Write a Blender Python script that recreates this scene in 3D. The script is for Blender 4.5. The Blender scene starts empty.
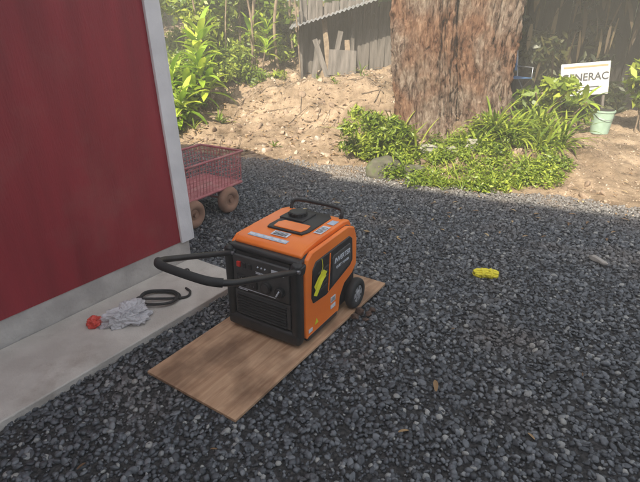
import bpy, bmesh, math, random
import numpy as np
from mathutils import Vector, Matrix, noise
random.seed(7); np.random.seed(7)
S=bpy.context.scene
COL=S.collection
R=math.radians

# ---------------------------------------------------------------- materials
def mat(name,c1,c2=None,scale=8,rough=.7,bump=0,bscale=40,stretch=(1,1,1),metal=0,spec=.5,detail=6,coords='Object',p=(.35,.65),dirt=None):
    m=bpy.data.materials.new(name); m.use_nodes=True
    nt=m.node_tree; N=nt.nodes; L=nt.links
    b=N['Principled BSDF']; b.inputs['Roughness'].default_value=rough; b.inputs['Metallic'].default_value=metal
    b.inputs['Specular IOR Level'].default_value=spec
    tc=N.new('ShaderNodeTexCoord'); mp=N.new('ShaderNodeMapping'); mp.inputs['Scale'].default_value=stretch
    L.new(tc.outputs[coords],mp.inputs[0])
    n=N.new('ShaderNodeTexNoise'); n.inputs['Scale'].default_value=scale; n.inputs['Detail'].default_value=detail
    L.new(mp.outputs[0],n.inputs['Vector'])
    r=N.new('ShaderNodeValToRGB'); r.color_ramp.elements[0].position=p[0]; r.color_ramp.elements[1].position=p[1]
    c2=c2 or tuple(x*.8 for x in c1)
    r.color_ramp.elements[0].color=(*c2,1); r.color_ramp.elements[1].color=(*c1,1)
    L.new(n.outputs['Fac'],r.inputs[0]); out=r.outputs[0]
    if dirt:
        nd=N.new('ShaderNodeTexNoise'); nd.inputs['Scale'].default_value=dirt[1]; nd.inputs['Detail'].default_value=10; nd.inputs['Roughness'].default_value=.7
        L.new(tc.outputs[coords],nd.inputs['Vector'])
        rd=N.new('ShaderNodeMapRange'); rd.inputs['From Min'].default_value=dirt[2]; rd.inputs['From Max'].default_value=dirt[2]+.15; rd.inputs['To Max'].default_value=dirt[3]
        L.new(nd.outputs['Fac'],rd.inputs['Value'])
        md=N.new('ShaderNodeMix'); md.data_type='RGBA'; L.new(rd.outputs[0],md.inputs[0]); L.new(out,md.inputs[6]); md.inputs[7].default_value=(*dirt[0],1); out=md.outputs[2]
    L.new(out,b.inputs['Base Color'])
    if bump:
        n2=N.new('ShaderNodeTexNoise'); n2.inputs['Scale'].default_value=bscale; n2.inputs['Detail'].default_value=8
        L.new(mp.outputs[0],n2.inputs['Vector'])
        bp=N.new('ShaderNodeBump'); bp.inputs['Strength'].default_value=bump; bp.inputs['Distance'].default_value=.02
        L.new(n2.outputs['Fac'],bp.inputs['Height']); L.new(bp.outputs[0],b.inputs['Normal'])
    return m
def leafmat(name,cols,trans=.35,rough=.45):
    m=bpy.data.materials.new(name); m.use_nodes=True
    nt=m.node_tree; N=nt.nodes; L=nt.links
    b=N['Principled BSDF']; b.inputs['Roughness'].default_value=rough
    a=N.new('ShaderNodeAttribute'); a.attribute_name='tint'
    r=N.new('ShaderNodeValToRGB'); e=r.color_ramp.elements
    while len(e)<len(cols): e.new(.5)
    for i,c in enumerate(cols):
        e[i].position=i/(len(cols)-1); e[i].color=(*c,1)
    L.new(a.outputs['Fac'],r.inputs[0]); L.new(r.outputs[0],b.inputs['Base Color'])
    t=N.new('ShaderNodeBsdfTranslucent'); L.new(r.outputs[0],t.inputs[0])
    mx=N.new('ShaderNodeMixShader'); mx.inputs[0].default_value=trans
    L.new(b.outputs[0],mx.inputs[1]); L.new(t.outputs[0],mx.inputs[2])
    L.new(mx.outputs[0],N['Material Output'].inputs[0])
    return m

# ---------------------------------------------------------------- helpers
def link(o,parent=None):
    COL.objects.link(o)
    if parent: o.parent=parent
    return o
def empty(name,loc=(0,0,0),rz=0):
    e=bpy.data.objects.new(name,None); e.location=loc; e.rotation_euler=(0,0,rz); e.empty_display_size=.1
    return link(e)
def mesh_obj(name,bm,m=None,parent=None,smooth=False):
    me=bpy.data.meshes.new(name); bm.to_mesh(me); bm.free()
    o=bpy.data.objects.new(name,me); link(o,parent)
    if m: me.materials.append(m)
    if smooth:
        for p in me.polygons: p.use_smooth=True
    return o
def pydata(name,v,f,m=None,parent=None,smooth=False,tint=None):
    me=bpy.data.meshes.new(name); me.from_pydata([tuple(x) for x in v],[],[tuple(int(i) for i in x) for x in f]); me.update()
    o=bpy.data.objects.new(name,me); link(o,parent)
    if m: me.materials.append(m)
    if smooth: me.polygons.foreach_set('use_smooth',[True]*len(me.polygons))
    if tint is not None:
        a=me.attributes.new('tint','FLOAT','POINT'); a.data.foreach_set('value',np.asarray(tint,dtype=np.float32))
    return o
def bevel(o,w,seg=3):
    if w>0:
        b=o.modifiers.new('b','BEVEL'); b.width=w; b.segments=seg; b.limit_method='ANGLE'; b.angle_limit=R(30)
        for p in o.data.polygons: p.use_smooth=True
        w2=o.modifiers.new('w','WEIGHTED_NORMAL'); w2.keep_sharp=True
    return o
def box(name,size,loc,m,parent=None,rot=(0,0,0),bev=0,seg=2):
    bm=bmesh.new(); bmesh.ops.create_cube(bm,size=1)
    bmesh.ops.scale(bm,vec=size,verts=bm.verts)
    o=mesh_obj(name,bm,m,parent); o.location=loc; o.rotation_euler=rot
    return bevel(o,bev,seg)
def cyl(name,r,h,loc,m,parent=None,rot=(0,0,0),r2=None,seg=32,bev=0):
    bm=bmesh.new(); bmesh.ops.create_cone(bm,cap_ends=True,radius1=r,radius2=r if r2 is None else r2,depth=h,segments=seg)
    o=mesh_obj(name,bm,m,parent); o.location=loc; o.rotation_euler=rot
    return bevel(o,bev if bev else .0008,2)
def prism(name,prof,x0,x1,m,parent=None,bev=0,seg=3,axis='x'):
    n=len(prof)
    if axis=='x': v=[(x0,a,b) for a,b in prof]+[(x1,a,b) for a,b in prof]
    elif axis=='z': v=[(a,b,x0) for a,b in prof]+[(a,b,x1) for a,b in prof]
    else: v=[(a,x0,b) for a,b in prof]+[(a,x1,b) for a,b in prof]
    f=[tuple(range(n)),tuple(range(2*n-1,n-1,-1))]+[(i,i+n,(i+1)%n+n,(i+1)%n) for i in range(n)]
    o=pydata(name,v,f,m,parent)
    bm=bmesh.new(); bm.from_mesh(o.data); bmesh.ops.recalc_face_normals(bm,faces=bm.faces); bm.to_mesh(o.data); bm.free()
    return bevel(o,bev,seg)
def tube(name,pts,r,m,parent=None,cyclic=False,smooth=True,res=6):
    c=bpy.data.curves.new(name,'CURVE'); c.dimensions='3D'; c.bevel_depth=r; c.bevel_resolution=res; c.use_fill_caps=True
    if smooth:
        P=[Vector(p) for p in pts]; out=[]; n=len(P)
        rng=range(n if cyclic else n-1)
        for i in rng:
            p0=P[(i-1)%n] if cyclic or i>0 else P[0]; p1=P[i]; p2=P[(i+1)%n]; p3=P[(i+2)%n] if cyclic or i+2<n else P[-1]
            for k in range(8):
                t=k/8
                out.append(.5*((2*p1)+(-p0+p2)*t+(2*p0-5*p1+4*p2-p3)*t*t+(-p0+3*p1-3*p2+p3)*t**3))
        if not cyclic: out.append(P[-1])
        pts=out
    s=c.splines.new('POLY'); s.points.add(len(pts)-1)
    for i,p in enumerate(pts): s.points[i].co=(*p,1)
    s.use_cyclic_u=cyclic; s.use_smooth=True
    c.materials.append(m)
    o=bpy.data.objects.new(name,c); return link(o,parent)
def text(name,s,size,loc,rot,m,parent=None,ext=.0005,shear=0):
    c=bpy.data.curves.new(name,'FONT'); c.body=s; c.size=size; c.extrude=ext; c.align_x='CENTER'; c.align_y='CENTER'; c.shear=shear; c.offset=size*.02
    c.materials.append(m); o=bpy.data.objects.new(name,c); o.location=loc; o.rotation_euler=rot
    return link(o,parent)
def sstep(a,b,x):
    t=max(0,min(1,(x-a)/(b-a))); return t*t*(3-2*t)

# ---------------------------------------------------------------- terrain
NX,NY=.42,.907
def Q(x,y): return NX*x+NY*y-5.2
def H(x,y):
    q=Q(x,y)+.12*noise.noise(Vector((x*.8,y*.8,3)))
    if q<=0: return 0.0
    right=1-sstep(2.3,4.2,x)
    qq=q*q/(q+.5)
    qq=qq if qq<9 else 9+ (qq-9)*.15
    h=.26*qq*(.10+.90*right)
    h+=.10*math.exp(-((x-1.7)**2/1.2+(y-6.2)**2/.9))*sstep(0,.5,q)
    h+=.30*math.exp(-((x+.05)**2/.7+(y-8.3)**2/.25))+.18*math.exp(-((x-.75)**2/.2+(y-8.0)**2/.2))
    n=min(q,1)
    h+=n*(.15*noise.fractal(Vector((x*1.3,y*1.3,0)),.8,2,5)*right+.05*noise.fractal(Vector((x*5,y*5,5)),.7,2,4))
    return h
def axis(lo,a,b,hi,step):
    return np.concatenate([-np.geomspace(-(lo-a),.6,14)+a, np.arange(a,b,step), b+np.geomspace(.6,hi-b,14)])
xs=axis(-90,-5,7,90,.06); ys=axis(-60,3.6,13,120,.06)
vs=[(x,y,H(x,y)) for y in ys for x in xs]
W=len(xs); fs=[(j*W+i,j*W+i+1,(j+1)*W+i+1,(j+1)*W+i) for j in range(len(ys)-1) for i in range(W-1)]
gm=bpy.data.materials.new('ground_mat'); gm.use_nodes=True
nt=gm.node_tree; N=nt.nodes; L=nt.links; b=N['Principled BSDF']; b.inputs['Roughness'].default_value=.95; b.inputs['Specular IOR Level'].default_value=.2
tc=N.new('ShaderNodeTexCoord')
dot=N.new('ShaderNodeVectorMath'); dot.operation='DOT_PRODUCT'; dot.inputs[1].default_value=(NX,NY,0); L.new(tc.outputs['Object'],dot.inputs[0])
nz=N.new('ShaderNodeTexNoise'); nz.inputs['Scale'].default_value=2.5; nz.inputs['Detail'].default_value=8; L.new(tc.outputs['Object'],nz.inputs['Vector'])
ma=N.new('ShaderNodeMath'); ma.operation='MULTIPLY_ADD'; ma.inputs[1].default_value=.9; L.new(nz.outputs['Fac'],ma.inputs[0]); L.new(dot.outputs['Value'],ma.inputs[2])
mr=N.new('ShaderNodeMapRange'); mr.inputs['From Min'].default_value=5.45; mr.inputs['From Max'].default_value=5.75; L.new(ma.outputs[0],mr.inputs['Value'])
n1=N.new('ShaderNodeTexNoise'); n1.inputs['Scale'].default_value=1.6; n1.inputs['Detail'].default_value=14; n1.inputs['Roughness'].default_value=.75; L.new(tc.outputs['Object'],n1.inputs['Vector'])
cr=N.new('ShaderNodeValToRGB'); e=cr.color_ramp.elements; e[0].position=.38; e[0].color=(.13,.09,.055,1); e[1].position=.62; e[1].color=(.45,.33,.225,1); L.new(n1.outputs['Fac'],cr.inputs[0])
n3=N.new('ShaderNodeTexNoise'); n3.inputs['Scale'].default_value=60; n3.inputs['Detail'].default_value=4; L.new(tc.outputs['Object'],n3.inputs['Vector'])
cg=N.new('ShaderNodeValToRGB'); e=cg.color_ramp.elements; e[0].position=.4; e[0].color=(.04,.04,.042,1); e[1].position=.7; e[1].color=(.12,.115,.11,1); L.new(n3.outputs['Fac'],cg.inputs[0])
mx=N.new('ShaderNodeMix'); mx.data_type='RGBA'; L.new(mr.outputs[0],mx.inputs[0]); L.new(cg.outputs[0],mx.inputs[6]); L.new(cr.outputs[0],mx.inputs[7]); L.new(mx.outputs[2],b.inputs['Base Color'])
bp=N.new('ShaderNodeBump'); bp.inputs['Strength'].default_value=.9; bp.inputs['Distance'].default_value=.05
n4=N.new('ShaderNodeTexNoise'); n4.inputs['Scale'].default_value=14; n4.inputs['Detail'].default_value=12; n4.inputs['Roughness'].default_value=.7; L.new(tc.outputs['Object'],n4.inputs['Vector'])
L.new(n4.outputs['Fac'],bp.inputs['Height']); L.new(bp.outputs[0],b.inputs['Normal'])
ground=pydata('ground',vs,fs,gm,smooth=True)

# ---------------------------------------------------------------- scatter (geometry nodes)
def stone_mesh(name,m,r,seed,flat=.65,sub=2,rough=.25):
    bm=bmesh.new(); bmesh.ops.create_icosphere(bm,subdivisions=sub,radius=1)
    rs=random.Random(seed); ax=(rs.uniform(.8,1.35),rs.uniform(.65,1),flat*rs.uniform(.8,1.15))
    planes=[(Vector((rs.gauss(0,1),rs.gauss(0,1),rs.gauss(0,1))).normalized(),rs.uniform(.55,.82)) for _ in range(8)]
    for v in bm.verts:
        c=v.co.copy()
        for n,d in planes:
            k=c.dot(n)
            if k>d: c-=n*(k-d)*.95
        c*=1+rough*.5*noise.noise(c*1.7+Vector((seed*7,0,0)))
        v.co=Vector((c.x*ax[0],c.y*ax[1],c.z*ax[2]))*r
    me=bpy.data.meshes.new(name); bm.to_mesh(me); bm.free(); me.materials.append(m)
    me.polygons.foreach_set('use_smooth',[True]*len(me.polygons))
    return bpy.data.objects.new(name,me)
def scatter(obj,coll,density,smin,smax,tilt=.5,seed=0):
    ng=bpy.data.node_groups.new('scatter','GeometryNodeTree')
    ng.interface.new_socket('Geometry',in_out='INPUT',socket_type='NodeSocketGeometry')
    ng.interface.new_socket('Geometry',in_out='OUTPUT',socket_type='NodeSocketGeometry')
    n=ng.nodes; l=ng.links
    gi=n.new('NodeGroupInput'); go=n.new('NodeGroupOutput')
    d=n.new('GeometryNodeDistributePointsOnFaces'); d.inputs['Density'].default_value=density; d.inputs['Seed'].default_value=seed
    i=n.new('GeometryNodeInstanceOnPoints'); c=n.new('GeometryNodeCollectionInfo')
    c.inputs['Collection'].default_value=coll; c.inputs['Separate Children'].default_value=True; c.inputs['Reset Children'].default_value=True
    i.inputs['Pick Instance'].default_value=True
    rr=n.new('FunctionNodeRandomValue'); rr.data_type='FLOAT_VECTOR'; rr.inputs[0].default_value=(-tilt,-tilt,0); rr.inputs[1].default_value=(tilt,tilt,6.28)
    rs=n.new('FunctionNodeRandomValue'); rs.data_type='FLOAT'; rs.inputs[2].default_value=0; rs.inputs[3].default_value=1; rs.inputs['Seed'].default_value=5
    pw=n.new('ShaderNodeMath'); pw.operation='POWER'; pw.inputs[1].default_value=1.7; l.new(rs.outputs[1],pw.inputs[0])
    mm=n.new('ShaderNodeMath'); mm.operation='MULTIPLY_ADD'; mm.inputs[1].default_value=smax-smin; mm.inputs[2].default_value=smin; l.new(pw.outputs[0],mm.inputs[0])
    l.new(gi.outputs[0],d.inputs['Mesh']); l.new(d.outputs['Points'],i.inputs['Points']); l.new(c.outputs[0],i.inputs['Instance'])
    l.new(rr.outputs[0],i.inputs['Rotation']); l.new(mm.outputs[0],i.inputs['Scale']); l.new(i.outputs[0],go.inputs[0])
    md=obj.modifiers.new('scatter','NODES'); md.node_group=ng
def rand_stone_mat(name,cols,rough=.55,dust_haze=False):
    m=bpy.data.materials.new(name); m.use_nodes=True; nt=m.node_tree; N=nt.nodes; L=nt.links; b=N['Principled BSDF']; b.inputs['Roughness'].default_value=rough
    oi=N.new('ShaderNodeObjectInfo'); r=N.new('ShaderNodeValToRGB'); e=r.color_ramp.elements
    while len(e)<len(cols): e.new(.5)
    for i,(p,c) in enumerate(cols): e[i].position=p; e[i].color=(*c,1)
    L.new(oi.outputs['Random'],r.inputs[0]); col=r.outputs[0]
    if dust_haze:   # dusty tan in worn patches; band by bare earth also lightened as sun haze
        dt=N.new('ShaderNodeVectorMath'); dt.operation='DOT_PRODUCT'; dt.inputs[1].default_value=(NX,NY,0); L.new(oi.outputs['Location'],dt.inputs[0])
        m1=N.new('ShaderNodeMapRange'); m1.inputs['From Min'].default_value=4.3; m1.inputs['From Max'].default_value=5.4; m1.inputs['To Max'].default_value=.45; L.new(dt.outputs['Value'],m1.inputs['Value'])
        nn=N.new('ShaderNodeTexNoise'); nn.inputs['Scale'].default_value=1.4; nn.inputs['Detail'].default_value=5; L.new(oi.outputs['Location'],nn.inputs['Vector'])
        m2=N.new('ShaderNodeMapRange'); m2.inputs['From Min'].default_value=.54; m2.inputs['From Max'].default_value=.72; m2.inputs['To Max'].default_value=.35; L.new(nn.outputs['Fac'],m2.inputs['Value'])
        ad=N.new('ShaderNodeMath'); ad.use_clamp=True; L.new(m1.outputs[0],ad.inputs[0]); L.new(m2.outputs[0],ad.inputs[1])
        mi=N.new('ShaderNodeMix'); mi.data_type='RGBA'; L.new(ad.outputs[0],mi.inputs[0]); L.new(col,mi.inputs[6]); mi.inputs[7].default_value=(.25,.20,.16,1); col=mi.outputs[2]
    tc=N.new('ShaderNodeTexCoord'); n=N.new('ShaderNodeTexNoise'); n.inputs['Scale'].default_value=90; n.inputs['Detail'].default_value=4; L.new(tc.outputs['Object'],n.inputs['Vector'])
    mm=N.new('ShaderNodeMapRange'); mm.inputs['To Min'].default_value=.5; mm.inputs['To Max'].default_value=1.5; L.new(n.outputs['Fac'],mm.inputs['Value'])
    vm=N.new('ShaderNodeVectorMath'); vm.operation='SCALE'; L.new(col,vm.inputs[0]); L.new(mm.outputs[0],vm.inputs['Scale']); L.new(vm.outputs[0],b.inputs['Base Color'])
    return m
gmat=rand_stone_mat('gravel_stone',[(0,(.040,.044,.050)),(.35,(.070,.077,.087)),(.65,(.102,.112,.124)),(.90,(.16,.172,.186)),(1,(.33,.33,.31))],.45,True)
gc=bpy.data.collections.new('gravel_stones')
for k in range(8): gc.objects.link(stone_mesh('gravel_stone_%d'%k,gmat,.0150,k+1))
sC=Vector((.556,.831)); nS=Vector((.831,-.556)); C=Vector((-.945,3.2))
def in_slab(x,y):
    p=Vector((x,y))-C; return p.dot(sC)<-.03 and p.dot(nS)<.50
def grid_region(name,x0,x1,y0,y1,st,test,zf,jit=0):
    v={};V=[];F=[]
    nx=int((x1-x0)/st); ny=int((y1-y0)/st)
    def vid(i,j):
        if (i,j) not in v:
            x=x0+i*st;y=y0+j*st; v[(i,j)]=len(V); V.append((x,y,zf(x,y)+jit*random.uniform(-1,1)))
        return v[(i,j)]
    for i in range(nx):
        for j in range(ny):
            if test(x0+(i+.5)*st,y0+(j+.5)*st): F.append((vid(i,j),vid(i+1,j),vid(i+1,j+1),vid(i,j+1)))
    return pydata(name,V,F,None)
def gtest(x,y):
    q=Q(x,y)+.35*noise.noise(Vector((x*1.5,y*1.5,0)))
    if in_slab(x,y) or abs(x)>y*.9+1.0: return False
    return q<.1
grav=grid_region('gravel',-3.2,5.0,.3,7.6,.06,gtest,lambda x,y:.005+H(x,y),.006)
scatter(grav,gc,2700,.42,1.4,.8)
rmat=rand_stone_mat('rubble_stone',[(0,(.13,.09,.06)),(.5,(.28,.20,.14)),(.85,(.38,.29,.21)),(1,(.46,.40,.33))],.9)
rc=bpy.data.collections.new('rubble_stones')
for k in range(5): rc.objects.link(stone_mesh('rubble_stone_%d'%k,rmat,.03,k+21,rough=.5))
rub=grid_region('rubble',-4.5,6,4,11,.1,lambda x,y:Q(x,y)>.1 and x<3 and noise.noise(Vector((x*.9,y*.9,4)))>-.25,lambda x,y:H(x,y))
scatter(rub,rc,45,.2,2.2,1.0)
rub2=grid_region('soil_crumbs',-4.5,6,4,10.5,.1,lambda x,y:Q(x,y)>-.2,lambda x,y:H(x,y))
scatter(rub2,rc,420,.08,.5,1.0,3)

# ---------------------------------------------------------------- red shed
red=mat('red_paint',(.33,.022,.036),(.22,.013,.022),scale=7,rough=.5,bump=.32,bscale=110,stretch=(1,1,.14),detail=10,p=(.3,.7),dirt=((.32,.10,.09),1.6,.52,.35))
white=mat('white_trim',(.80,.80,.82),(.68,.68,.70),scale=5,rough=.5,bump=.1)
conc=mat('concrete',(.60,.57,.52),(.46,.43,.39),scale=5,rough=.85,bump=.25,bscale=90,detail=10,dirt=((.26,.21,.17),2.3,.54,.6))
conc2=mat('foundation_concrete',(.56,.54,.51),(.42,.40,.38),scale=7,rough=.85,bump=.3,bscale=50,detail=10,dirt=((.28,.23,.19),3.0,.55,.5))
rzS=math.atan2(sC.y,sC.x)
shed=empty('red_shed',(C.x,C.y,0),rzS)
LW,DW,HW=5.2,3.2,2.0
box('foundation',(LW-.01,DW-.01,.30),(-LW/2,DW/2,.05),conc2,shed,bev=.008)
up=empty('upper_structure',(0,0,.2)); up.parent=shed; up.rotation_euler=(R(-2.6),0,0)   # slightly out of plumb
box('walls',(LW,DW,HW),(-LW/2,DW/2,HW/2+.0),red,up)
box('corner_trim_front',(.095,.022,HW),(-.0475+.004,-.011,-.005+HW/2),white,up,bev=.003)
box('corner_trim_side',(.022,.095,HW),(.0155,.0475-.018,-.005+HW/2),white,up,bev=.003)
prism('gable',[(0,HW),(DW,HW),(DW/2,HW+.35)],-LW,0,red,up)
roofm=mat('shed_roof',(.12,.12,.13),rough=.7)
for sgn,y0 in ((1,0),(-1,DW)):
    prism('roof_pane',[(y0-sgn*.12,HW-.03),(DW/2,HW+.36),(DW/2,HW+.40),(y0-sgn*.12,HW+.01)],-LW-.1,.1,roofm,up)
slab=box('concrete_slab',(LW,.545,.14),(C.x-sC.x*LW/2+nS.x*.2715,C.y-sC.y*LW/2+nS.y*.2715,-.025),conc,None,(0,0,rzS),bev=.008)

# ---------------------------------------------------------------- unseen building added behind the camera to cast the yard's shade
stucco=mat('shade_building_wall',(.72,.69,.62),rough=.9,bump=.2)
shade_building=empty('shade_building',(NX*-5.1,NY*-5.1,0),math.atan2(NX,-NY))
HH=9.15
box('walls',(26,6,HH-.3),(0,3.35,(HH-.3)/2),stucco,shade_building)
prism('roof',[(0,HH-.12),(3.35,HH+1.2),(6.8,HH-.12),(6.8,HH-.3),(0,HH-.3)],-13.4,13.4,roofm,shade_building)
glass=mat('window_glass',(.03,.035,.04),rough=.1)
for i in range(6):
    for z in (1.6,4.4,7.1):
        box('window',(1.2,.06,1.3),(-10.5+i*4.2,.34,z),glass,shade_building)
        box('window_frame',(1.4,.04,1.5),(-10.5+i*4.2,.34,z),white,shade_building)

# ---------------------------------------------------------------- plywood
pm=bpy.data.materials.new('plywood_mat'); pm.use_nodes=True; nt=pm.node_tree; N=nt.nodes; L=nt.links; b=N['Principled BSDF']; b.inputs['Roughness'].default_value=.65
tc=N.new('ShaderNodeTexCoord'); mp=N.new('ShaderNodeMapping'); mp.inputs['Scale'].default_value=(9,.9,1); L.new(tc.outputs['Object'],mp.inputs[0])
n=N.new('ShaderNodeTexNoise'); n.inputs['Scale'].default_value=3; n.inputs['Detail'].default_value=8; n.inputs['Distortion'].default_value=1.2; L.new(mp.outputs[0],n.inputs['Vector'])
r=N.new('ShaderNodeValToRGB'); e=r.color_ramp.elements; e[0].position=.3; e[0].color=(.36,.20,.11,1); e[1].position=.7; e[1].color=(.60,.39,.24,1); L.new(n.outputs['Fac'],r.inputs[0])
n2=N.new('ShaderNodeTexNoise'); n2.inputs['Scale'].default_value=3.2; n2.inputs['Detail'].default_value=6; L.new(tc.outputs['Object'],n2.inputs['Vector'])
r2=N.new('ShaderNodeValToRGB'); e=r2.color_ramp.elements; e[0].position=.36; e[0].color=(.50,.47,.45,1); e[1].position=.52; e[1].color=(1,1,1,1); L.new(n2.outputs['Fac'],r2.inputs[0])
mm=N.new('ShaderNodeMix'); mm.data_type='RGBA'; mm.blend_type='MULTIPLY'; mm.inputs[0].default_value=1; L.new(r.outputs[0],mm.inputs[6]); L.new(r2.outputs[0],mm.inputs[7]); L.new(mm.outputs[2],b.inputs['Base Color'])
aB=Vector((.553,.833)); bB=Vector((.833,-.553)); P0=Vector((-.375,1.60))
cen=P0+aB*.73-bB*.29
ply=box('plywood_sheet',(.59,1.46,.016),(cen.x,cen.y,.029),pm,None,(R(.3),0,math.atan2(aB.y,aB.x)-math.pi/2),bev=.002)

# ---------------------------------------------------------------- generator
blk=mat('black_plastic',(.028,.027,.027),(.016,.016,.016),scale=20,rough=.42,bump=.08,bscale=250)
dgr=mat('dark_grey_plastic',(.065,.063,.062),(.042,.042,.042),scale=20,rough=.5)
org=mat('orange_plastic',(.95,.24,.035),(.88,.20,.028),scale=6,rough=.26,bump=.02,bscale=200,dirt=((.5,.24,.12),9,.64,.2))
lab=mat('label_white',(.75,.77,.8),(.55,.62,.72),scale=60,rough=.4)
labb=mat('label_blue',(.50,.62,.76),rough=.4)
yel=mat('yellow_tag',(.80,.78,.03),rough=.5)
rub_=mat('black_rubber',(.025,.025,.025),rough=.7)
hub=mat('wheel_hub_grey',(.45,.46,.48),rough=.4,metal=.3)
met=mat('steel',(.4,.4,.42),rough=.35,metal=.9)
redp=mat('red_plastic',(.65,.03,.02),rough=.4)
G=empty('portable_generator',(-.305,2.216,.037),R(-31.5)); G.scale=(1.05,1.05,1.09)
prism('core_body',[(.012,.03),(.0,.07),(.0,.40),(.03,.455),(.08,.475),(.50,.49),(.57,.45),(.585,.10),(.54,.03)],-.222,.222,blk,G,bev=.02,seg=4)
box('front_bezel_right',(.05,.06,.43),(.205,.012,.245),blk,G,bev=.018,seg=3)
box('front_bezel_left',(.05,.06,.43),(-.205,.012,.245),blk,G,bev=.018,seg=3)
box('front_bumper',(.46,.06,.07),(0,.008,.055),blk,G,bev=.02,seg=3)
box('control_panel',(.35,.02,.19),(0,-.003,.335),dgr,G,bev=.008)
box('lower_grille_frame',(.35,.016,.14),(0,-.002,.165),dgr,G,bev=.006)
for i in range(8): box('louvre_%d'%i,(.31,.018,.006),(0,-.012,.11+i*.0155),blk,G,rot=(R(25),0,0))
for i,x in enumerate((-.12,-.045)):
    box('outlet_%d'%i,(.055,.012,.06),(x,-.017,.30),blk,G,bev=.004)
    for dz in (-.014,.014):
        for dx in (-.008,.008): box('socket_slot',(.003,.002,.010),(x+dx,-.0238,.30+dz),met,G)
cyl('twist_outlet',.032,.02,(.04,-.02,.30),blk,G,rot=(R(90),0,0),bev=.003)
cyl('twist_outlet_face',.022,.004,(.04,-.031,.30),dgr,G,rot=(R(90),0,0))
cyl('fuel_dial',.026,.03,(.125,-.024,.30),blk,G,rot=(R(90),0,0),bev=.004)
box('dial_grip',(.007,.010,.036),(.125,-.041,.30),lab,G,rot=(0,R(30),0),bev=.002)
for i,x in enumerate((-.13,-.095,-.06)): box('switch_%d'%i,(.022,.014,.028),(x,-.016,.385),redp if i==0 else blk,G,bev=.003)
for i in range(3): cyl('led_%d'%i,.004,.006,(-.01+i*.022,-.015,.395),lab,G,rot=(R(90),0,0))
box('panel_label',(.075,.002,.022),(.11,-.0135,.392),lab,G)
for i in range(6): box('label_line_%d'%i,(.05+.01*(i%2),.001,.0035),(-.115+.045*(i%5),-.0138,.255-.008*(i//5)),lab,G)
text('panel_text','3500 W',.016,(0,-.014,.362),(R(90),0,0),lab,G)
side=[(.045,.035),(.035,.09),(.035,.40),(.06,.462),(.10,.487),(.46,.497),(.535,.47),(.565,.40),(.57,.24),(.52,.20),(.43,.175),(.385,.12),(.37,.035)]
def sidepanel(sg):
    s='right' if sg>0 else 'left'
    prism('orange_side_'+s,side,sg*.212,sg*.238,org,G,bev=.009,seg=3)
    inset=[(.10,.215),(.085,.25),(.095,.395),(.125,.43),(.47,.44),(.50,.42),(.51,.29),(.48,.265),(.22,.205)]
    prism('black_vent_panel_'+s,inset,sg*.228,sg*.2445,blk,G,bev=.006)
    prism('vent_door_'+s,[(.27,.245),(.275,.385),(.29,.40),(.46,.405),(.475,.39),(.48,.31),(.465,.295)],sg*.240,sg*.2505,dgr,G,bev=.004)
    for i in range(5): box('vent_slat_%d'%i,(.006,.10,.008),(sg*.2465,.17+.004*i,.27+.024*i),dgr,G,rot=(R(4),0,0))
    prism('orange_trim_line_'+s,[(.235,.22),(.245,.22),(.262,.425),(.252,.425)],sg*.240,sg*.2475,org,G,bev=.002)
sidepanel(1); sidepanel(-1)
text('side_text','INVERTER',.038,(.2515,.375,.365),(R(90),0,R(90)),lab,G,shear=.2)
text('side_text_small','QUIET  POWER',.020,(.2515,.378,.325),(R(90),0,R(90)),lab,G)
box('side_label',(.002,.05,.032),(.2392,.30,.145),lab,G)
box('side_label_2',(.002,.05,.022),(.2392,.30,.103),lab,G)
for i in range(3): box('side_label_text',(.001,.038,.003),(.2408,.30,.136+.008*i),dgr,G)
prism('warning_triangle',[(.115,.085),(.15,.085),(.1325,.115)],.2382,.2398,yel,G)
box('side_stripe',(.002,.035,.02),(.2392,.075,.075),lab,G)
box('side_bottom_rail',(.03,.30,.03),(.225,.20,.035),blk,G,bev=.008)
tube('tag_string',[(.247,.17,.43),(.256,.165,.39),(.255,.14,.345),(.256,.15,.33)],.0018,yel,G)
pydata('yellow_tag',[(.2585,.075,.275),(.262,.10,.262),(.258,.205,.352),(.256,.18,.368),(.265,.145,.315),(.258,.13,.335)],[(0,1,4,5),(5,4,2,3)],yel,G)
pydata('yellow_tag_card',[(.2525,.09,.315),(.256,.10,.29),(.262,.19,.335),(.257,.175,.375),(.254,.13,.352)],[(0,1,2,3,4)],yel,G)
prism('orange_top_cover',[(.055,.455),(.045,.475),(.075,.497),(.20,.512),(.46,.517),(.53,.505),(.555,.475),(.55,.455)],-.205,.205,org,G,bev=.012,seg=4)
prism('black_top_recess',[(-.10,.19),(.115,.19),(.13,.24),(.13,.46),(.10,.50),(-.09,.50),(-.11,.46),(-.11,.22)],.512,.5215,blk,G,bev=.004,axis='z')
prism('orange_top_panel',[(-.07,.205),(.10,.205),(.11,.25),(.10,.30),(-.06,.30),(-.08,.26)],.519,.5265,org,G,bev=.004,axis='z')
cyl('fuel_cap',.048,.032,(-.04,.39,.535),blk,G,bev=.006)
for i in range(12):
    a=i*math.pi/6; box('cap_rib_%d'%i,(.008,.012,.024),(-.04+.048*math.cos(a),.39+.048*math.sin(a),.535),blk,G,rot=(0,0,a),bev=.002)
box('cap_surround',(.15,.14,.012),(-.04,.39,.524),blk,G,bev=.005)
box('top_label_front',(.24,.03,.002),(-.03,.103,.5025),labb,G,rot=(R(6),0,0))
for i in range(5): box('top_label_bar_%d'%i,(.036,.018,.002),(-.13+.05*i,.103,.5042),lab,G,rot=(R(6),0,0))
box('top_label_hot',(.10,.045,.002),(.01,.160,.5105),lab,G,rot=(R(4),0,0))
for i in range(4): box('hot_label_line',(.08,.004,.001),(.01,.145+.010*i,.5122),dgr,G,rot=(R(4),0,0))
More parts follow.
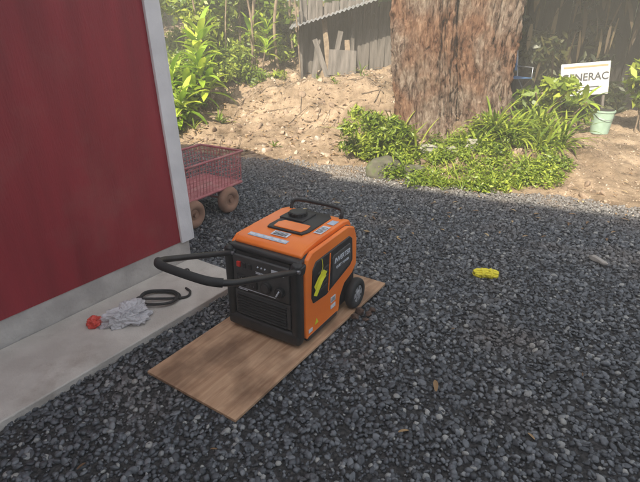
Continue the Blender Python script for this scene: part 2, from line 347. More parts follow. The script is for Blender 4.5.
box('top_label_side',(.045,.10,.002),(.170,.30,.5165),lab,G,rot=(R(1),0,0))
for i in range(6): box('side_label_line',(.036,.004,.001),(.170,.265+.013*i,.5182),dgr,G,rot=(R(1),0,0))
box('top_label_side_2',(.04,.06,.002),(.170,.41,.518),labb,G)
box('front_top_lip',(.44,.05,.03),(0,.035,.452),blk,G,bev=.012)
hz_=lambda y:.425+(-y)*.315
hR=[(.213,.05,.42),(.213,.0,.425),(.213,-.12,hz_(-.12)),(.212,-.34,hz_(-.34)),(.205,-.43,hz_(-.43)),(.17,-.485,hz_(-.485)),(.10,-.505,hz_(-.505))]
hp=hR+[(-x*.88,y,z) for x,y,z in reversed(hR)]
tube('pull_handle',hp,.0135,blk,G)
tube('handle_grip',[(.19,-.465,hz_(-.465)),(.15,-.495,hz_(-.495)),(.08,-.506,hz_(-.506)),(-.07,-.506,hz_(-.506)),(-.13,-.495,hz_(-.495)),(-.168,-.465,hz_(-.465))],.018,rub_,G)
for sg in (1,-.88): box('handle_bracket',(.04,.07,.05),(sg*.213,.035,.42),blk,G,bev=.01); cyl('handle_bolt',.009,.05,(sg*.213,-.01,.43),met,G,rot=(0,R(90),0))
tube('rear_handle',[(-.16,.50,.49),(-.165,.52,.54),(-.13,.535,.555),(0,.54,.558),(.13,.535,.555),(.165,.52,.54),(.16,.50,.49)],.010,blk,G)
def wheel(sg):
    W=empty('wheel',(sg*.262,.515,.085)); W.parent=G; W.rotation_euler=(0,R(90),0)
    n=40; prof=[(.048,-.022),(.078,-.024),(.085,-.018),(.088,-.006),(.088,.006),(.085,.018),(.078,.024),(.048,.022)]
    V=[];F=[];k=len(prof)
    for i in range(n):
        a=2*math.pi*i/n
        for (r_,z_) in prof: V.append((r_*math.cos(a),r_*math.sin(a),z_))
    for i in range(n):
        for j in range(k): F.append((i*k+j,((i+1)%n)*k+j,((i+1)%n)*k+(j+1)%k,i*k+(j+1)%k))
    pydata('tyre',V,F,rub_,W,smooth=True)
    cyl('rim',.062,.040,(0,0,0),hub,W,bev=.003)
    for i in range(6):
        a=i*math.pi/3; box('spoke_gap',(.022,.010,.044),(.040*math.cos(a),.040*math.sin(a),0),blk,W,rot=(0,0,a),bev=.003)
    cyl('hub_cap',.020,.052,(0,0,0),hub,W,bev=.004)
wheel(1); wheel(-1)
tube('axle',[(-.25,.515,.085),(.25,.515,.085)],.008,met,G,smooth=False)
for x in (-.17,.17): box('rubber_foot',(.05,.05,.035),(x,.08,.018),rub_,G,bev=.006)

# ---------------------------------------------------------------- garden cart
cm=mat('cart_red_steel',(.66,.25,.26),(.48,.15,.16),scale=12,rough=.65,dirt=((.52,.38,.32),7,.5,.5))
tan=mat('cart_tyre',(.38,.22,.15),(.25,.14,.09),scale=9,rough=.9)
cart=empty('garden_cart',(-.755,4.43,0),math.atan2(.86,.51))
Lc,Wc=.86,.48; zb,zt=.25,.545
box('bed_floor',(Lc,Wc,.012),(-Lc/2,Wc/2,zb),cm,cart)
def frame(p,r=.011):
    tube('frame_bar',p,r,cm,cart,smooth=False,cyclic=True)
frame([(0,0,zb),(-Lc,0,zb),(-Lc,Wc,zb),(0,Wc,zb)],.014); frame([(.02,-.02,zt),(-Lc-.02,-.02,zt),(-Lc-.02,Wc+.02,zt),(.02,Wc+.02,zt)])
vv=[];ff=[]
def bar(p,q,r=.0028):
    p=Vector(p);q=Vector(q);d=(q-p).normalized(); u=d.orthogonal().normalized(); w=d.cross(u); s=len(vv)
    for e_ in (p,q):
        for a in range(4): vv.append(e_+(u*math.cos(a*math.pi/2)+w*math.sin(a*math.pi/2))*r)
    for a in range(4): ff.append((s+a,s+(a+1)%4,s+4+(a+1)%4,s+4+a))
for y in (0,Wc):
    for i in range(23): bar((-Lc*i/22,y,zb),(-Lc*i/22,y+(-.02 if y==0 else .02),zt),.0032)
    for k in range(1,8): bar((0,y,zb+(zt-zb)*k/8),(-Lc,y,zb+(zt-zb)*k/8),.0032)
for x in (0,-Lc):
    for i in range(13): bar((x,Wc*i/12,zb),(x,Wc*i/12,zt),.0032)
    for k in range(1,8): bar((x,0,zb+(zt-zb)*k/8),(x,Wc,zb+(zt-zb)*k/8),.0032)
pydata('mesh_sides',vv,ff,cm,cart)
def tyre(par,loc,r,w,m,mh):
    e_=empty('wheel',loc); e_.parent=par; e_.rotation_euler=(R(90),0,0)
    n=32;k=12; V=[];F=[]
    for i in range(n):
        a=2*math.pi*i/n
        for j in range(k):
            bt=2*math.pi*j/k; rr=r-w/2+ w/2*math.cos(bt); V.append((rr*math.cos(a),rr*math.sin(a),w/2*math.sin(bt)))
    for i in range(n):
        for j in range(k): F.append((i*k+j,((i+1)%n)*k+j,((i+1)%n)*k+(j+1)%k,i*k+(j+1)%k))
    pydata('tyre',V,F,m,e_,smooth=True); cyl('rim',r-w*.85,.04,(0,0,0),mh,e_); cyl('hub',.02,w*1.05,(0,0,0),mh,e_)
for x in (-.20,-.66):
    for y in (.0,Wc-.0): tyre(cart,(x,y,.128),.128,.085,tan,tan)
    tube('axle',[(x,0,.128),(x,Wc,.128)],.01,cm,cart,smooth=False)
    for y in (.1,Wc-.1): box('axle_strut',(.03,.03,.12),(x,y,.19),cm,cart)
tube('tow_handle',[(-Lc,.24,.2),(-Lc-.25,.24,.35),(-Lc-.5,.24,.8)],.012,cm,cart)

# ---------------------------------------------------------------- foliage tools
def leaf_cloud(name,blobs,n,size,m,parent=None,up=.5,aspect=.45,tb=(0,1)):
    vol=np.array([b_[3]*b_[4]*b_[5] for b_ in blobs])**.8; idx=np.random.choice(len(blobs),n,p=vol/vol.sum())
    B=np.array(blobs)[idx]
    d=np.random.normal(size=(n,3)); d/=np.linalg.norm(d,axis=1)[:,None]
    rad=np.random.uniform(0,1,n)**.45
    lump=1+.25*np.sin(d[:,0]*7+idx)*np.sin(d[:,1]*6+idx*2)*np.cos(d[:,2]*5)
    c=B[:,:3]+d*(rad*lump)[:,None]*B[:,3:6]
    nrm=np.random.normal(size=(n,3))*.7+d*.6+np.array([0,0,up]); nrm/=np.linalg.norm(nrm,axis=1)[:,None]
    t=np.random.normal(size=(n,3)); t-= (t*nrm).sum(1)[:,None]*nrm; t/=np.linalg.norm(t,axis=1)[:,None]
    w=np.cross(nrm,t); s=size*np.random.uniform(.5,1.4,n)[:,None]
    a=c-t*s*.5; bb=c+w*s*aspect*.5-nrm*s*.05; cc=c+t*s*.5-nrm*s*.15; dd=c-w*s*aspect*.5-nrm*s*.05
    V=np.stack([a,bb,cc,dd],1).reshape(-1,3); F=np.arange(4*n).reshape(-1,4)
    ti=np.clip(np.random.normal(.5,.22,n)+.25*(rad-.6)+.15*np.sin(idx*1.7),0,1)*(tb[1]-tb[0])+tb[0]
    me=bpy.data.meshes.new(name); me.vertices.add(4*n); me.vertices.foreach_set('co',V.astype(np.float32).ravel())
    me.loops.add(4*n); me.loops.foreach_set('vertex_index',F.astype(np.int32).ravel()); me.polygons.add(n)
    me.polygons.foreach_set('loop_start',(np.arange(n)*4).astype(np.int32)); me.update(calc_edges=True); me.validate()
    at=me.attributes.new('tint','FLOAT','POINT'); at.data.foreach_set('value',np.repeat(ti,4).astype(np.float32))
    me.materials.append(m); o=bpy.data.objects.new(name,me); return link(o,parent)
def blades(name,specs,m,parent=None):
    V=[];F=[];T=[]; K=7
    for (bs,az,el,ln,wd,dr,ti) in specs:
        p=Vector(bs); e_=el; s=len(V)
        for k in range(K):
            t=k/(K-1); w=wd*math.sin(math.pi*min(1,(t*.86+.10)))**.8 if k<K-1 else .0005
            side_=Vector((-math.sin(az),math.cos(az),0))*w*.5
            V+= [p-side_+Vector((0,0,w*.18)),p.copy(),p+side_+Vector((0,0,w*.18))]; T+=[ti]*3
            step=ln/(K-1); p=p+Vector((math.cos(az)*math.cos(e_),math.sin(az)*math.cos(e_),math.sin(e_)))*step; e_-=dr/(K-1)
        for k in range(K-1):
            for j in (0,1): F.append((s+k*3+j,s+k*3+j+1,s+k*3+3+j+1,s+k*3+3+j))
    return pydata(name,V,F,m,parent,smooth=True,tint=T)
def rosette(base,n,ln,wd,el=(.5,1.4),dr=(.8,1.8),ti=(.2,1),rise=0):
    out=[]
    for i in range(n):
        f=i/n; out.append(((base[0],base[1],base[2]+rise*f),i*2.4+random.uniform(-.3,.3),el[0]+(el[1]-el[0])*f+random.uniform(-.15,.15),ln*random.uniform(.7,1.1),wd*random.uniform(.8,1.2),random.uniform(*dr),random.uniform(*ti)))
    return out
lime=leafmat('ti_leaf_mat',[(.12,.24,.02),(.32,.48,.04),(.58,.66,.08)],.4,.35)
bright=leafmat('groundcover_mat',[(.07,.12,.015),(.20,.28,.03),(.44,.50,.07)],.4)
mid=leafmat('bush_leaf_mat',[(.04,.08,.012),(.15,.22,.025),(.40,.44,.05)],.4)
dark=leafmat('forest_leaf_mat',[(.02,.05,.01),(.10,.16,.02),(.32,.38,.06)],.4)
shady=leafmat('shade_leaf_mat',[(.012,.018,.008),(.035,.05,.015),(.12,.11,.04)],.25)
wood=mat('stem_bark',(.24,.18,.12),(.14,.10,.07),scale=15,rough=.9,bump=.4)
dl=leafmat('fallen_leaf_mat',[(.14,.08,.04),(.34,.21,.10),(.60,.46,.25)],.2,.8)

bl=[]
rs=random.Random(3)
for i in range(70):
    x=rs.uniform(-12,16); y=rs.uniform(13.5,19)+abs(x)*.05; z=rs.uniform(.8,7)
    bl.append((x,y,z,rs.uniform(1,2.2),rs.uniform(.8,1.5),rs.uniform(.7,1.5)))
forest=leaf_cloud('forest_background',bl,52000,.28,dark)
bl=[]
for i in range(36):
    x=rs.uniform(-5.2,.3); y=rs.uniform(9.9,12.5); bl.append((x,y,H(x,y)+rs.uniform(.1,2.0),rs.uniform(.3,.7),rs.uniform(.3,.6),rs.uniform(.2,.5)))
leaf_cloud('hillside_shrubs',bl,26000,.13,mid)
bl=[]
for i in range(26):
    x=rs.uniform(-4.5,-2.0); y=rs.uniform(7.4,9.8); bl.append((x,y,H(x,y)+rs.uniform(.0,.6),rs.uniform(.15,.4),rs.uniform(.15,.35),rs.uniform(.12,.35)))
for i in range(16):
    x=rs.uniform(-2.0,-.4); y=rs.uniform(9.2,10.4); bl.append((x,y,H(x,y)+rs.uniform(.0,.6),rs.uniform(.15,.35),rs.uniform(.15,.3),rs.uniform(.12,.3)))
leaf_cloud('bank_shrubs',bl,14000,.10,bright,aspect=.35)
SP=empty('saplings')
for i in range(9):
    x=rs.uniform(-3.2,-.3); y=rs.uniform(9.3,11); z=H(x,y)
    tube('sapling_stem',[(x,y,z-.05),(x+rs.uniform(-.1,.1),y,z+1.0),(x+rs.uniform(-.3,.3),y,z+2.4)],rs.uniform(.012,.03),wood,SP)
def tiplant(x,y,h,n,ln,kk=3):
    z=H(x,y); E=empty('ti_plant',(0,0,0))
    sp=[]; 
    for k in range(kk):
        dx,dy=rs.uniform(-.22,.22),rs.uniform(-.15,.15); hh=h*rs.uniform(.5,1)
        tube('stem',[(x+dx*.3,y+dy*.3,z-.05),(x+dx*.7,y+dy*.7,z+hh*.5),(x+dx,y+dy,z+hh)],.012,wood,E)
        sp+=rosette((x+dx,y+dy,z+hh-.12),n,ln,ln*.22,el=(.1,1.4),dr=(.5,1.3),rise=.18)
    blades('leaves',sp,lime,E)
for a in [(-1.75,8.3,.75,14,.5),(-2.3,7.7,.40,14,.48),(-1.95,9.0,1.0,12,.55),(-2.75,8.6,.8,13,.55),(-1.2,9.8,.8,10,.4),(-2.2,8.2,.6,14,.5),(-2.55,7.35,.25,12,.42),(-3.2,7.9,.5,12,.5)]: tiplant(*a)
sp=[]
for i in range(230):
    x=rs.uniform(-4,.8); y=rs.uniform(6.6,9.6)
    if noise.noise(Vector((x,y,9)))<(-.05 if x<-1.5 else .2): continue
    if Q(x,y)<.5: continue
    sp+=rosette((x,y,H(x,y)),7,rs.uniform(.10,.28),.022,el=(.5,1.4),dr=(.5,1.5),ti=(0,.9))
blades('bank_grass',sp,bright)

# ---------------------------------------------------------------- big tree
bark=bpy.data.materials.new('bark_mat'); bark.use_nodes=True; nt=bark.node_tree; N=nt.nodes; L=nt.links; b=N['Principled BSDF']; b.inputs['Roughness'].default_value=.95; b.inputs['Specular IOR Level'].default_value=.1
tc=N.new('ShaderNodeTexCoord'); mp=N.new('ShaderNodeMapping'); mp.inputs['Scale'].default_value=(6,6,2.2); L.new(tc.outputs['Object'],mp.inputs[0])
n=N.new('ShaderNodeTexNoise'); n.inputs['Scale'].default_value=2.4; n.inputs['Detail'].default_value=14; n.inputs['Roughness'].default_value=.78; n.inputs['Distortion'].default_value=.5; L.new(mp.outputs[0],n.inputs['Vector'])
r=N.new('ShaderNodeValToRGB'); e=r.color_ramp.elements; e[0].position=.38; e[0].color=(.045,.030,.024,1); e[1].position=.64; e[1].color=(.60,.50,.41,1); x_=e.new(.46); x_.color=(.24,.16,.12,1); x2_=e.new(.55); x2_.color=(.42,.32,.25,1); L.new(n.outputs['Fac'],r.inputs[0])
nb=N.new('ShaderNodeTexNoise'); nb.inputs['Scale'].default_value=1.6; nb.inputs['Detail'].default_value=5; L.new(tc.outputs['Object'],nb.inputs['Vector'])
rb_=N.new('ShaderNodeMapRange'); rb_.inputs['From Min'].default_value=.45; rb_.inputs['From Max'].default_value=.58; L.new(nb.outputs['Fac'],rb_.inputs['Value'])
mc=N.new('ShaderNodeMix'); mc.data_type='RGBA'; mc.blend_type='MULTIPLY'; L.new(rb_.outputs[0],mc.inputs[0]); L.new(r.outputs[0],mc.inputs[6]); mc.inputs[7].default_value=(.88,.66,.54,1)
L.new(mc.outputs[2],b.inputs['Base Color'])
bp=N.new('ShaderNodeBump'); bp.inputs['Strength'].default_value=1; bp.inputs['Distance'].default_value=.12; L.new(n.outputs['Fac'],bp.inputs['Height']); L.new(bp.outputs[0],b.inputs['Normal'])
T=empty('large_tree')
def trunk(name,path,radii,seed,par,n=200,rings=300,fl=.12):
    V=[];F=[]; m_=len(path)
    for j in range(rings):
        t=(j/(rings-1))**1.8*(m_-1); i0=min(int(t),m_-2); f=t-i0
        p=Vector(path[i0]).lerp(Vector(path[i0+1]),f); rr=radii[i0]+(radii[i0+1]-radii[i0])*f
        for i in range(n):
            a=2*math.pi*i/n; d=Vector((math.cos(a),math.sin(a),0))
            k=noise.fractal(Vector((d.x*2.2+seed,d.y*2.2,p.z*.45)),.8,2,5)*fl*1.7
            rg=abs(noise.noise(Vector((d.x*6+seed,d.y*6,p.z*1.1))))
            k+=fl*1.1*(min(rg,.3)-.15)
            k+=fl*.7*noise.fractal(Vector((d.x*14+seed,d.y*14,p.z*6)),.6,2,4)
            base=math.exp(-max(0,p.z-.1)/.35)*(.22+.22*math.sin(a*5+seed))
            V.append(p+d*rr*(1+k+base))
    for j in range(rings-1):
        for i in range(n): F.append((j*n+i,j*n+(i+1)%n,(j+1)*n+(i+1)%n,(j+1)*n+i))
    return pydata(name,V,F,bark,par,smooth=True)
trunk('trunk_left',[(1.43,6.50,-.1),(1.39,6.50,.6),(1.30,6.48,1.4),(1.20,6.5,2.6),(1.0,6.5,5),(.5,6.4,8)],[.40,.34,.365,.35,.30,.15],1,T)
trunk('trunk_right',[(2.15,6.66,-.1),(2.13,6.66,.6),(2.07,6.66,1.4),(2.12,6.7,2.6),(2.5,6.9,5),(3.0,7,8)],[.44,.39,.41,.39,.30,.15],5,T)
trunk('trunk_core',[(1.75,7.1,-.1),(1.72,7.1,1.0),(1.70,7.1,2.0),(1.72,7.15,3)],[.42,.38,.34,.22],9,T,n=90,rings=80)
for i,(p0,p1,r0) in enumerate([((1.0,6.5,5),(-1.2,6.0,7.5),.16),((2.5,6.9,5),(4.6,6.4,7.2),.16),((1.0,6.5,5.2),(1.2,8.6,8),.14),((2.6,6.9,5.5),(3.2,9.2,8.2),.14)]):
    trunk('limb_%d'%i,[p0,tuple((a+c)/2+.2 for a,c in zip(p0,p1)),p1],[r0,r0*.7,r0*.3],20+i,T,n=20,rings=20)
leaf_cloud('crown',[(rs.uniform(-1.8,5),rs.uniform(5.6,9.6),rs.uniform(6.8,9.6),rs.uniform(.7,1.3),rs.uniform(.7,1.2),rs.uniform(.5,.9)) for _ in range(22)],14000,.2,dark,T)
rock=mat('rock_mat',(.36,.34,.29),(.18,.17,.14),scale=6,rough=.9,bump=.6,bscale=12,detail=10,dirt=((.12,.17,.05),4,.5,.6))
drock=mat('dark_rock_mat',(.12,.11,.08),(.05,.05,.035),scale=6,rough=.95,bump=.8,bscale=14,detail=10,dirt=((.10,.14,.03),4,.5,.8))
def boulder(x,y,r,seed,m,dz=0,flat=.75):
    o=stone_mesh('boulder',m,r,seed,flat=flat,sub=4,rough=.5); link(o); o.location=(x,y,H(x,y)+r*.25+dz); o.rotation_euler=(0,0,seed*1.3)
for i,(x,y,r_) in enumerate([(1.32,5.85,.15),(1.60,5.78,.12),(1.88,5.84,.15)]): boulder(x,y,r_,i+40,rock,.03)
boulder(.78,5.50,.25,61,drock,-.02,.6); boulder(1.08,5.42,.17,63,drock,-.03,.6)
bl=[]
def inbed(x,y): return ((x-1.8)/1.05)**2+((y-5.45)/.62)**2<1
for i in range(110):
    while True:
        x=rs.uniform(.5,3.0);y=rs.uniform(4.8,6.3)
        if inbed(x,y): break
    bl.append((x,y,H(x,y)+rs.uniform(.0,.09),rs.uniform(.06,.22),rs.uniform(.06,.18),rs.uniform(.04,.14)))
for (x,y) in [(1.45,5.95),(1.75,6.0),(2.0,6.05),(1.1,6.0),(2.3,6.1),(.9,5.65),(.65,5.75)]: bl.append((x,y,H(x,y)+.14,.16,.1,.15))
leaf_cloud('groundcover_plants',bl,21000,.042,bright,up=1.0,aspect=.45)
bl=[(.62+rs.uniform(-.3,.4),5.95+rs.uniform(-.25,.6),.22+rs.uniform(-.05,.4),.13,.12,.11) for _ in range(18)]
leaf_cloud('small_shrub',bl,4500,.07,bright,aspect=.3)
sp=[]
for i in range(50):
    x=rs.uniform(1.8,3.1); y=rs.uniform(5.7,6.6)
    if x<2.3 and y>6.1: y=6.0
    sp+=rosette((x,y,H(x,y)),9,rs.uniform(.3,.65),.03,el=(.5,1.45),dr=(.6,1.9),ti=(.1,1))
for i in range(36):
    x=rs.uniform(.45,1.2); y=rs.uniform(5.7,6.6)
    sp+=rosette((x,y,H(x,y)),9,rs.uniform(.25,.65),.028,el=(.5,1.45),dr=(.6,1.9),ti=(.2,1))
for i in range(150):
    x=rs.uniform(.8,2.8); y=rs.uniform(4.9,6.1)
    if inbed(x,y): sp+=rosette((x,y,H(x,y)),7,rs.uniform(.08,.32),.014,el=(.6,1.4),dr=(.5,1.5),ti=(.2,1))
blades('fern_clump',sp,bright)
def shrub(name,x,y,r,h,n,size,m):
    E=empty(name); z=H(x,y)
    for k in range(5):
        a=k*1.3; tube('stem',[(x,y,z-.03),(x+.3*r*math.cos(a),y+.3*r*math.sin(a),z+h*.4),(x+.7*r*math.cos(a),y+.7*r*math.sin(a),z+h*.8)],.01,wood,E)
    leaf_cloud('leaves',[(x+rs.uniform(-.6,.6)*r,y+rs.uniform(-.5,.5)*r,z+h*rs.uniform(.3,.95),r*.45,r*.4,h*.22) for _ in range(7)],n,size,m,E,aspect=.35)
shrub('broadleaf_shrub',3.25,7.2,.45,.6,600,.17,bright)
shrub('broadleaf_shrub',3.8,7.6,.45,.55,600,.16,mid)
shrub('broadleaf_shrub',5.05,7.6,.5,1.15,800,.2,bright)
shrub('broadleaf_shrub',5.9,8.0,.7,1.7,900,.25,mid)
E=empty('ti_plant'); blades('leaves',rosette((4.15,7.8,.48),10,.5,.09,el=(.2,1.4),dr=(.4,1.2),ti=(0,.8))+rosette((4.95,7.6,.8),12,.5,.09,el=(.1,1.4),dr=(.4,1.2),ti=(.3,1)),lime,E)
tube('stem',[(4.15,7.8,-.02),(4.15,7.8,.49)],.012,wood,E); tube('stem',[(4.95,7.6,-.02),(4.95,7.6,.8)],.012,wood,E)

# ---------------------------------------------------------------- old shed, middle distance
grey=mat('weathered_board',(.16,.14,.125),(.07,.062,.055),scale=6,rough=.9,bump=.4,stretch=(3,3,.4))
tin=mat('corrugated_tin',(.42,.44,.46),(.25,.25,.25),scale=4,rough=.45,metal=.5,bump=.1,dirt=((.25,.13,.07),2,.5,.7))
O=empty('old_shed',(0,0,0))
for i in range(22):
    x=-.30+i*.145; box('wall_board_%d'%i,(.138,.02,1.5),(x,9.75+rs.uniform(-.01,.01),1.30+rs.uniform(-.05,.05)),grey,O,rot=(0,rs.uniform(-.03,.03),0))
box('shed_interior_back',(3.2,2.2,1.4),(1.30,10.9,1.25),grey,O)
def corr(name,x0,x1,y0,y1,zf,m,parent,pitch=.076,amp=.012):
    n=int((x1-x0)/pitch*8); V=[];F=[]
    for i in range(n+1):
        x=x0+(x1-x0)*i/n; dz=amp*math.sin(2*math.pi*(x-x0)/pitch)
        for y in (y0,(y0+y1)/2,y1): V.append((x,y,zf(x,y)+dz))
    for i in range(n):
        for j in (0,1): F.append((i*3+j,i*3+j+1,(i+1)*3+j+1,(i+1)*3+j))
    return pydata(name,V,F,m,parent,smooth=True)
corr('tin_roof',-.55,3.0,9.15,12.2,lambda x,y:1.58+(x+.5)*.30+(y-9.15)*.08,tin,O)
for x in (-.35,.6,1.4): box('post',(.07,.07,1.6),(x,9.62,1.0+.06),grey,O)
LB=empty('leaning_boards')
for i,(x,l_,a,tw) in enumerate([(-.08,.8,.30,.12),(.12,.95,.26,-.1),(.30,.7,.3,.22),(.5,.6,.35,-.05),(.02,.7,.3,-.35)]):
    box('board_%d'%i,(.09,.025,l_),(x,9.35-.03*i,H(x,9.3)+l_*.42),wood if i%2 else grey,LB,rot=(-a,tw,0))
box('old_panel',(.5,.03,.45),(.40,9.2,H(.4,9.1)+.2),grey,LB,rot=(-.35,.05,0))

# ---------------------------------------------------------------- dark lean-to on the right
dk=mat('shade_dark_board',(.030,.025,.020),(.012,.010,.008),scale=5,rough=.95,bump=.4,stretch=(3,3,.4))  # board colour darkened to put the under-roof shade into it
Wd=empty('lean_to')
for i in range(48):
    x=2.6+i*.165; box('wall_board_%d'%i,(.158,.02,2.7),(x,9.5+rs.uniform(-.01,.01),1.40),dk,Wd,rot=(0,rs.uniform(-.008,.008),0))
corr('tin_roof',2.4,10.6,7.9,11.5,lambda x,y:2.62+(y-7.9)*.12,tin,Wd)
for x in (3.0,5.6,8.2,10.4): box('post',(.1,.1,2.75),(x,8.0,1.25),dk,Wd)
box('front_beam',(8.2,.06,.16),(6.5,7.98,2.52),dk,Wd)
dry=leafmat('dry_frond_mat',[(.03,.02,.012),(.09,.06,.03),(.20,.15,.08)],.3,.8)
sp=[]
for i in range(110):
    x=rs.uniform(2.9,7.5); y=rs.uniform(8.7,9.3); z=rs.uniform(1.2,2.75)
    sp.append(((x,y,z),rs.uniform(0,6.28),rs.uniform(-1.5,-1.0),rs.uniform(.2,.8),rs.uniform(.03,.09),rs.uniform(.1,.4),rs.uniform(0,1)))
blades('dry_hanging_fronds',sp,dry)
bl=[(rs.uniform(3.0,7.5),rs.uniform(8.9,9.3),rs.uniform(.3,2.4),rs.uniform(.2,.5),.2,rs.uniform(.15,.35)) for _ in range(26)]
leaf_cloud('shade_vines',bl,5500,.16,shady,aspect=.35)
sg=empty('sign',(4.46,8.5,.80)); sg.rotation_euler=(R(-6),R(-5),R(-4)); sg.scale=(.94,1,.94)
sw=mat('sign_white',(.62,.62,.60),(.50,.50,.48),scale=5,rough=.5); st=mat('sign_lettering',(.07,.07,.075),rough=.5)
so=mat('sign_orange',(.60,.30,.16),rough=.5)
box('sign_panel',(.84,.02,.56),(0,0,0),sw,sg,bev=.004)
text('sign_lettering','GENERAC',.180,(0,-.0125,.03),(R(90),0,0),st,sg)
box('sign_stripe',(.76,.004,.03),(0,-.0115,.215),so,sg)
for i in range(2): box('sign_line_%d'%i,(.6-.08*i,.004,.018),(-.05,-.0115,-.14-.06*i),st,sg)
for x in (-.36,.36): box('sign_post',(.04,.04,1.2),(x,.035,-.34),grey,sg)
gpl=mat('green_plastic',(.33,.46,.36),rough=.5)
bk=empty('bucket',(4.36,7.55,H(4.36,7.55)))
cyl('pail',.13,.34,(0,0,.17),gpl,bk,r2=.16); cyl('rim',.168,.025,(0,0,.335),gpl,bk); cyl('inside',.150,.004,(0,0,.3495),dk,bk)
tube('bail',[(-.165,0,.32),(-.12,-.12,.25),(0,-.18,.22),(.12,-.12,.25),(.165,0,.32)],.004,met,bk)
blue=mat('blue_fabric',(.05,.13,.28),rough=.8)
fc=empty('folding_chair',(3.02,7.9,H(3.02,7.9)),R(20)); fc.scale=(.85,.85,.85)
for x in (-.24,.24):
    tube('leg_a',[(x,-.22,0),(x,.18,.45)],.012,met,fc,smooth=False); tube('leg_b',[(x,.22,0),(x,-.2,.45)],.012,met,fc,smooth=False)
    tube('back_post',[(x,.16,.42),(x,.28,.95)],.012,met,fc,smooth=False); tube('arm',[(x,.2,.62),(x,-.2,.62),(x,-.2,.45)],.012,met,fc,smooth=False)
box('seat',(.48,.42,.012),(0,-.01,.44),blue,fc,bev=.004); box('backrest',(.48,.012,.38),(0,.235,.73),blue,fc,rot=(R(-13),0,0),bev=.004)

# ---------------------------------------------------------------- small things
def crumple(name,loc,sx,sy,sz,seed,m,parent=None,amp=.35,rz=0):
    bm=bmesh.new(); bmesh.ops.create_icosphere(bm,subdivisions=6,radius=1)
    for v in bm.verts:
        c=v.co.copy(); w_=noise.noise_vector(c*1.5+Vector((seed,0,0)))*.5
        k=abs(noise.noise((c+w_)*2.2+Vector((seed,0,0))))+.5*abs(noise.noise((c+w_)*5+Vector((0,seed,0))))+.25*abs(noise.noise((c+w_)*11))
        v.co=Vector((c.x*sx,c.y*sy,max(c.z,-.35)*sz))*(1.1-amp*k*1.6+noise.noise(c*1.2+Vector((0,0,seed)))*.45)
    for v in bm.verts: v.co.z=max(v.co.z,-.3*sz)
    o=mesh_obj(name,bm,m,parent,smooth=True); o.location=(loc[0],loc[1],loc[2]+.3*sz); o.rotation_euler=(0,0,rz); return o
def film(name,col,tr_):
    m=bpy.data.materials.new(name); m.use_nodes=True; nt=m.node_tree; N=nt.nodes; L=nt.links; b=N['Principled BSDF']
    b.inputs['Base Color'].default_value=(*col,1); b.inputs['Roughness'].default_value=.15
    nn=N.new('ShaderNodeTexNoise'); nn.inputs['Scale'].default_value=14; nn.inputs['Detail'].default_value=6
    rr=N.new('ShaderNodeMapRange'); rr.inputs['To Min'].default_value=tr_-.2; rr.inputs['To Max'].default_value=tr_+.2; L.new(nn.outputs['Fac'],rr.inputs['Value'])
    tr=N.new('ShaderNodeBsdfTransparent'); mx=N.new('ShaderNodeMixShader'); L.new(rr.outputs[0],mx.inputs[0]); L.new(b.outputs[0],mx.inputs[1]); L.new(tr.outputs[0],mx.inputs[2]); L.new(mx.outputs[0],N['Material Output'].inputs[0])
    return m
crumple('plastic_bag',(-1.12,2.37,.047),.145,.095,.075,3,film('clear_plastic_mat',(.76,.76,.79),.42),rz=R(25))
crumple('red_plastic_wrapper',(-1.275,2.32,.047),.065,.045,.04,8,film('red_film_mat',(.85,.10,.07),.28),rz=R(40))
pts=[]
for i in range(60):
    a=i/60*2*math.pi*2.6; rr=1+.10*math.sin(a*.7)
    pts.append((-.99+.12*rr*math.cos(a)*.95-.02*i/60,2.585+.085*rr*math.sin(a),.056+.010*(i/60)*2+.004*math.sin(a*3)))
pts+= [(-.86,2.60,.055),(-.83,2.67,.055),(-.87,2.72,.055)]
tube('black_cable',pts,.008,rub_)
clm=empty('metal_clamp',(-.917,2.93,.047),R(20)); box('base',(.05,.03,.008),(0,0,.004),met,clm,bev=.002); tube('ring',[(.02,0,.01),(.012,0,.035),(-.012,0,.035),(-.02,0,.01)],.005,blk,clm)
yb=mat('yellow_rope_mat',(.86,.76,.05),(.66,.56,.03),scale=60,rough=.7)
rb=empty('yellow_rope_bundle',(1.155,2.96,.034),R(-8)); rb.scale=(.9,1.05,1.05)
rr_=random.Random(5)
for k in range(11):
    a=k*2*math.pi/11; y0=.024*math.cos(a); z0=.022*math.sin(a)
    tube('strand_%d'%k,[(-.085+rr_.uniform(-.01,.01),y0*.6,z0*.6)]+[(x,y0*(1.05+rr_.uniform(-.25,.25)),z0*(1.05+rr_.uniform(-.25,.25))) for x in (-.065,-.045,-.022,0,.022,.045,.065)]+[(.085+rr_.uniform(-.01,.01),y0*.6,z0*.6)],.0085,yb,rb)
for x0 in (-.035,.03): tube('wrap',[(x0+.006*i/6,.033*math.cos(i*math.pi/3),.031*math.sin(i*math.pi/3)) for i in range(13)],.006,yb,rb)
ws=mat('pale_wood',(.44,.41,.37),(.28,.26,.24),scale=20,rough=.9,bump=.3)
o=stone_mesh('wood_scrap',ws,.05,77,flat=.6,sub=3,rough=.4); link(o); o.location=(2.04,3.17,.04); o.scale=(1.5,.8,1.0); o.rotation_euler=(0,0,R(-70))
clod=mat('soil_clod_mat',(.13,.08,.06),(.06,.04,.03),scale=30,rough=1,bump=.5)
ce=empty('soil_clods')
for i,(x,y,r_) in enumerate([(.24,2.48,.035),(.29,2.45,.025),(.21,2.42,.025),(.32,2.50,.02),(.27,2.39,.018)]):
    o=stone_mesh('clod_%d'%i,clod,r_,90+i,flat=.8,sub=3,rough=.8); link(o,ce); o.location=(x,y,.03)
sp=[]
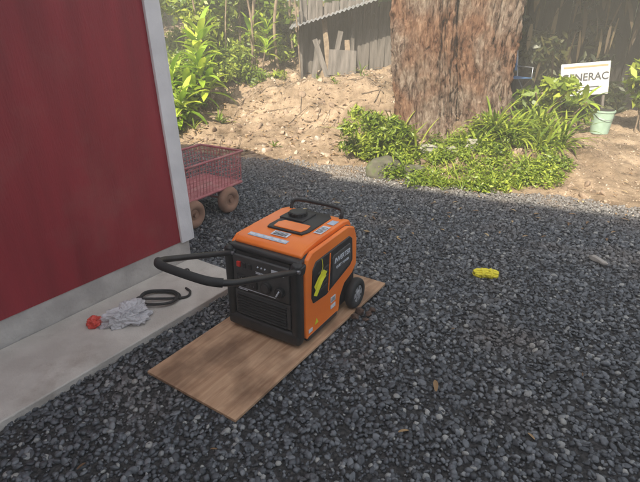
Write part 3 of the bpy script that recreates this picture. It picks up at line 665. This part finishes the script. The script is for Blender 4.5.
for (x,y,l_,az) in [(.55,1.79,.085,1.4),(.334,1.54,.05,.2),(.9,1.5,.04,2),(-.95,1.35,.04,1),(.75,2.3,.03,.5),(1.9,2.2,.04,2.5),(1.5,3.7,.05,1),(.5,3.3,.04,2),(-.45,1.45,.03,0),(1.3,1.9,.03,1.1),(2.4,3.0,.05,.3),(1.0,4.0,.05,1),(2.2,3.9,.06,2),(.2,3.9,.05,.4)]:
    sp.append(((x,y,.022),az,.25,l_,l_*.28,.6,random.random()))
for i in range(150):
    x=rs.uniform(-.5,4.5); y=rs.uniform(3.5,6.5); sp.append(((x,y,H(x,y)+.02),rs.uniform(0,6.28),.2,rs.uniform(.03,.08),.018,.6,rs.random()))
for i in range(1500):
    x=rs.uniform(-3,3.2); y=rs.uniform(6.0,10)
    if Q(x,y)>.1 and noise.noise(Vector((x*1.1,y*1.1,20)))>-.15: sp.append(((x,y,H(x,y)+.015),rs.uniform(0,6.28),.3,rs.uniform(.04,.12),.03,.8,rs.random()*.7))
blades('fallen_leaves',sp,dl)
sp=[]
for i in range(80):
    x=rs.uniform(-2.5,1.2); y=rs.uniform(6.6,9.4); a=rs.uniform(0,6.28); l_=rs.uniform(.15,.6); z=H(x,y)+.02
    x2,y2=x+l_*math.cos(a),y+l_*math.sin(a); sp.append(((x,y,z),(x2,y2,H(x2,y2)+.03)))
vv=[];ff=[]
for p_,q_ in sp: bar(p_,q_,rs.uniform(.004,.009))
pydata('fallen_twigs',vv,ff,wood)

# ---------------------------------------------------------------- hazy air over the whole yard (real volume)
hm=bpy.data.materials.new('air_haze_mat'); hm.use_nodes=True; nt=hm.node_tree; nt.nodes.remove(nt.nodes['Principled BSDF'])
vs_=nt.nodes.new('ShaderNodeVolumeScatter'); vs_.inputs['Color'].default_value=(1,.96,.86,1); vs_.inputs['Density'].default_value=.021; vs_.inputs['Anisotropy'].default_value=0
nt.links.new(vs_.outputs[0],nt.nodes['Material Output'].inputs['Volume'])
box('air_haze',(40,24,7.5),(0,7.5,3.0),hm)

# ---------------------------------------------------------------- light, sky, camera
el=R(42)
w=bpy.data.worlds.new('World'); S.world=w; w.use_nodes=True; nt=w.node_tree
bg=nt.nodes['Background']; sk=nt.nodes.new('ShaderNodeTexSky'); sk.sky_type='NISHITA'; sk.sun_disc=False; sk.sun_elevation=el; sk.sun_rotation=math.atan2(-NX,-NY)%(2*math.pi); sk.dust_density=4.0; sk.air_density=1.0
hs=nt.nodes.new('ShaderNodeHueSaturation'); hs.inputs['Saturation'].default_value=.42
nt.links.new(sk.outputs[0],hs.inputs['Color']); nt.links.new(hs.outputs[0],bg.inputs[0]); bg.inputs[1].default_value=.30
sl=bpy.data.lights.new('sun','SUN'); sl.energy=10.5; sl.angle=R(.55); sl.color=(1,.90,.70); so_=bpy.data.objects.new('sun',sl); COL.objects.link(so_)
d=Vector((NX*math.cos(el),NY*math.cos(el),-math.sin(el))); so_.rotation_euler=d.to_track_quat('-Z','Y').to_euler(); so_.location=(-5,-10,12)
cam=bpy.data.cameras.new('camera'); cam.sensor_width=36; cam.lens=27; cam.clip_end=500; cam.clip_start=.05
co=bpy.data.objects.new('camera',cam); COL.objects.link(co); co.location=(0,0,1.6); co.rotation_euler=(R(66),0,0); S.camera=co
S.view_settings.view_transform='Standard'; S.view_settings.look='None'; S.view_settings.exposure=0
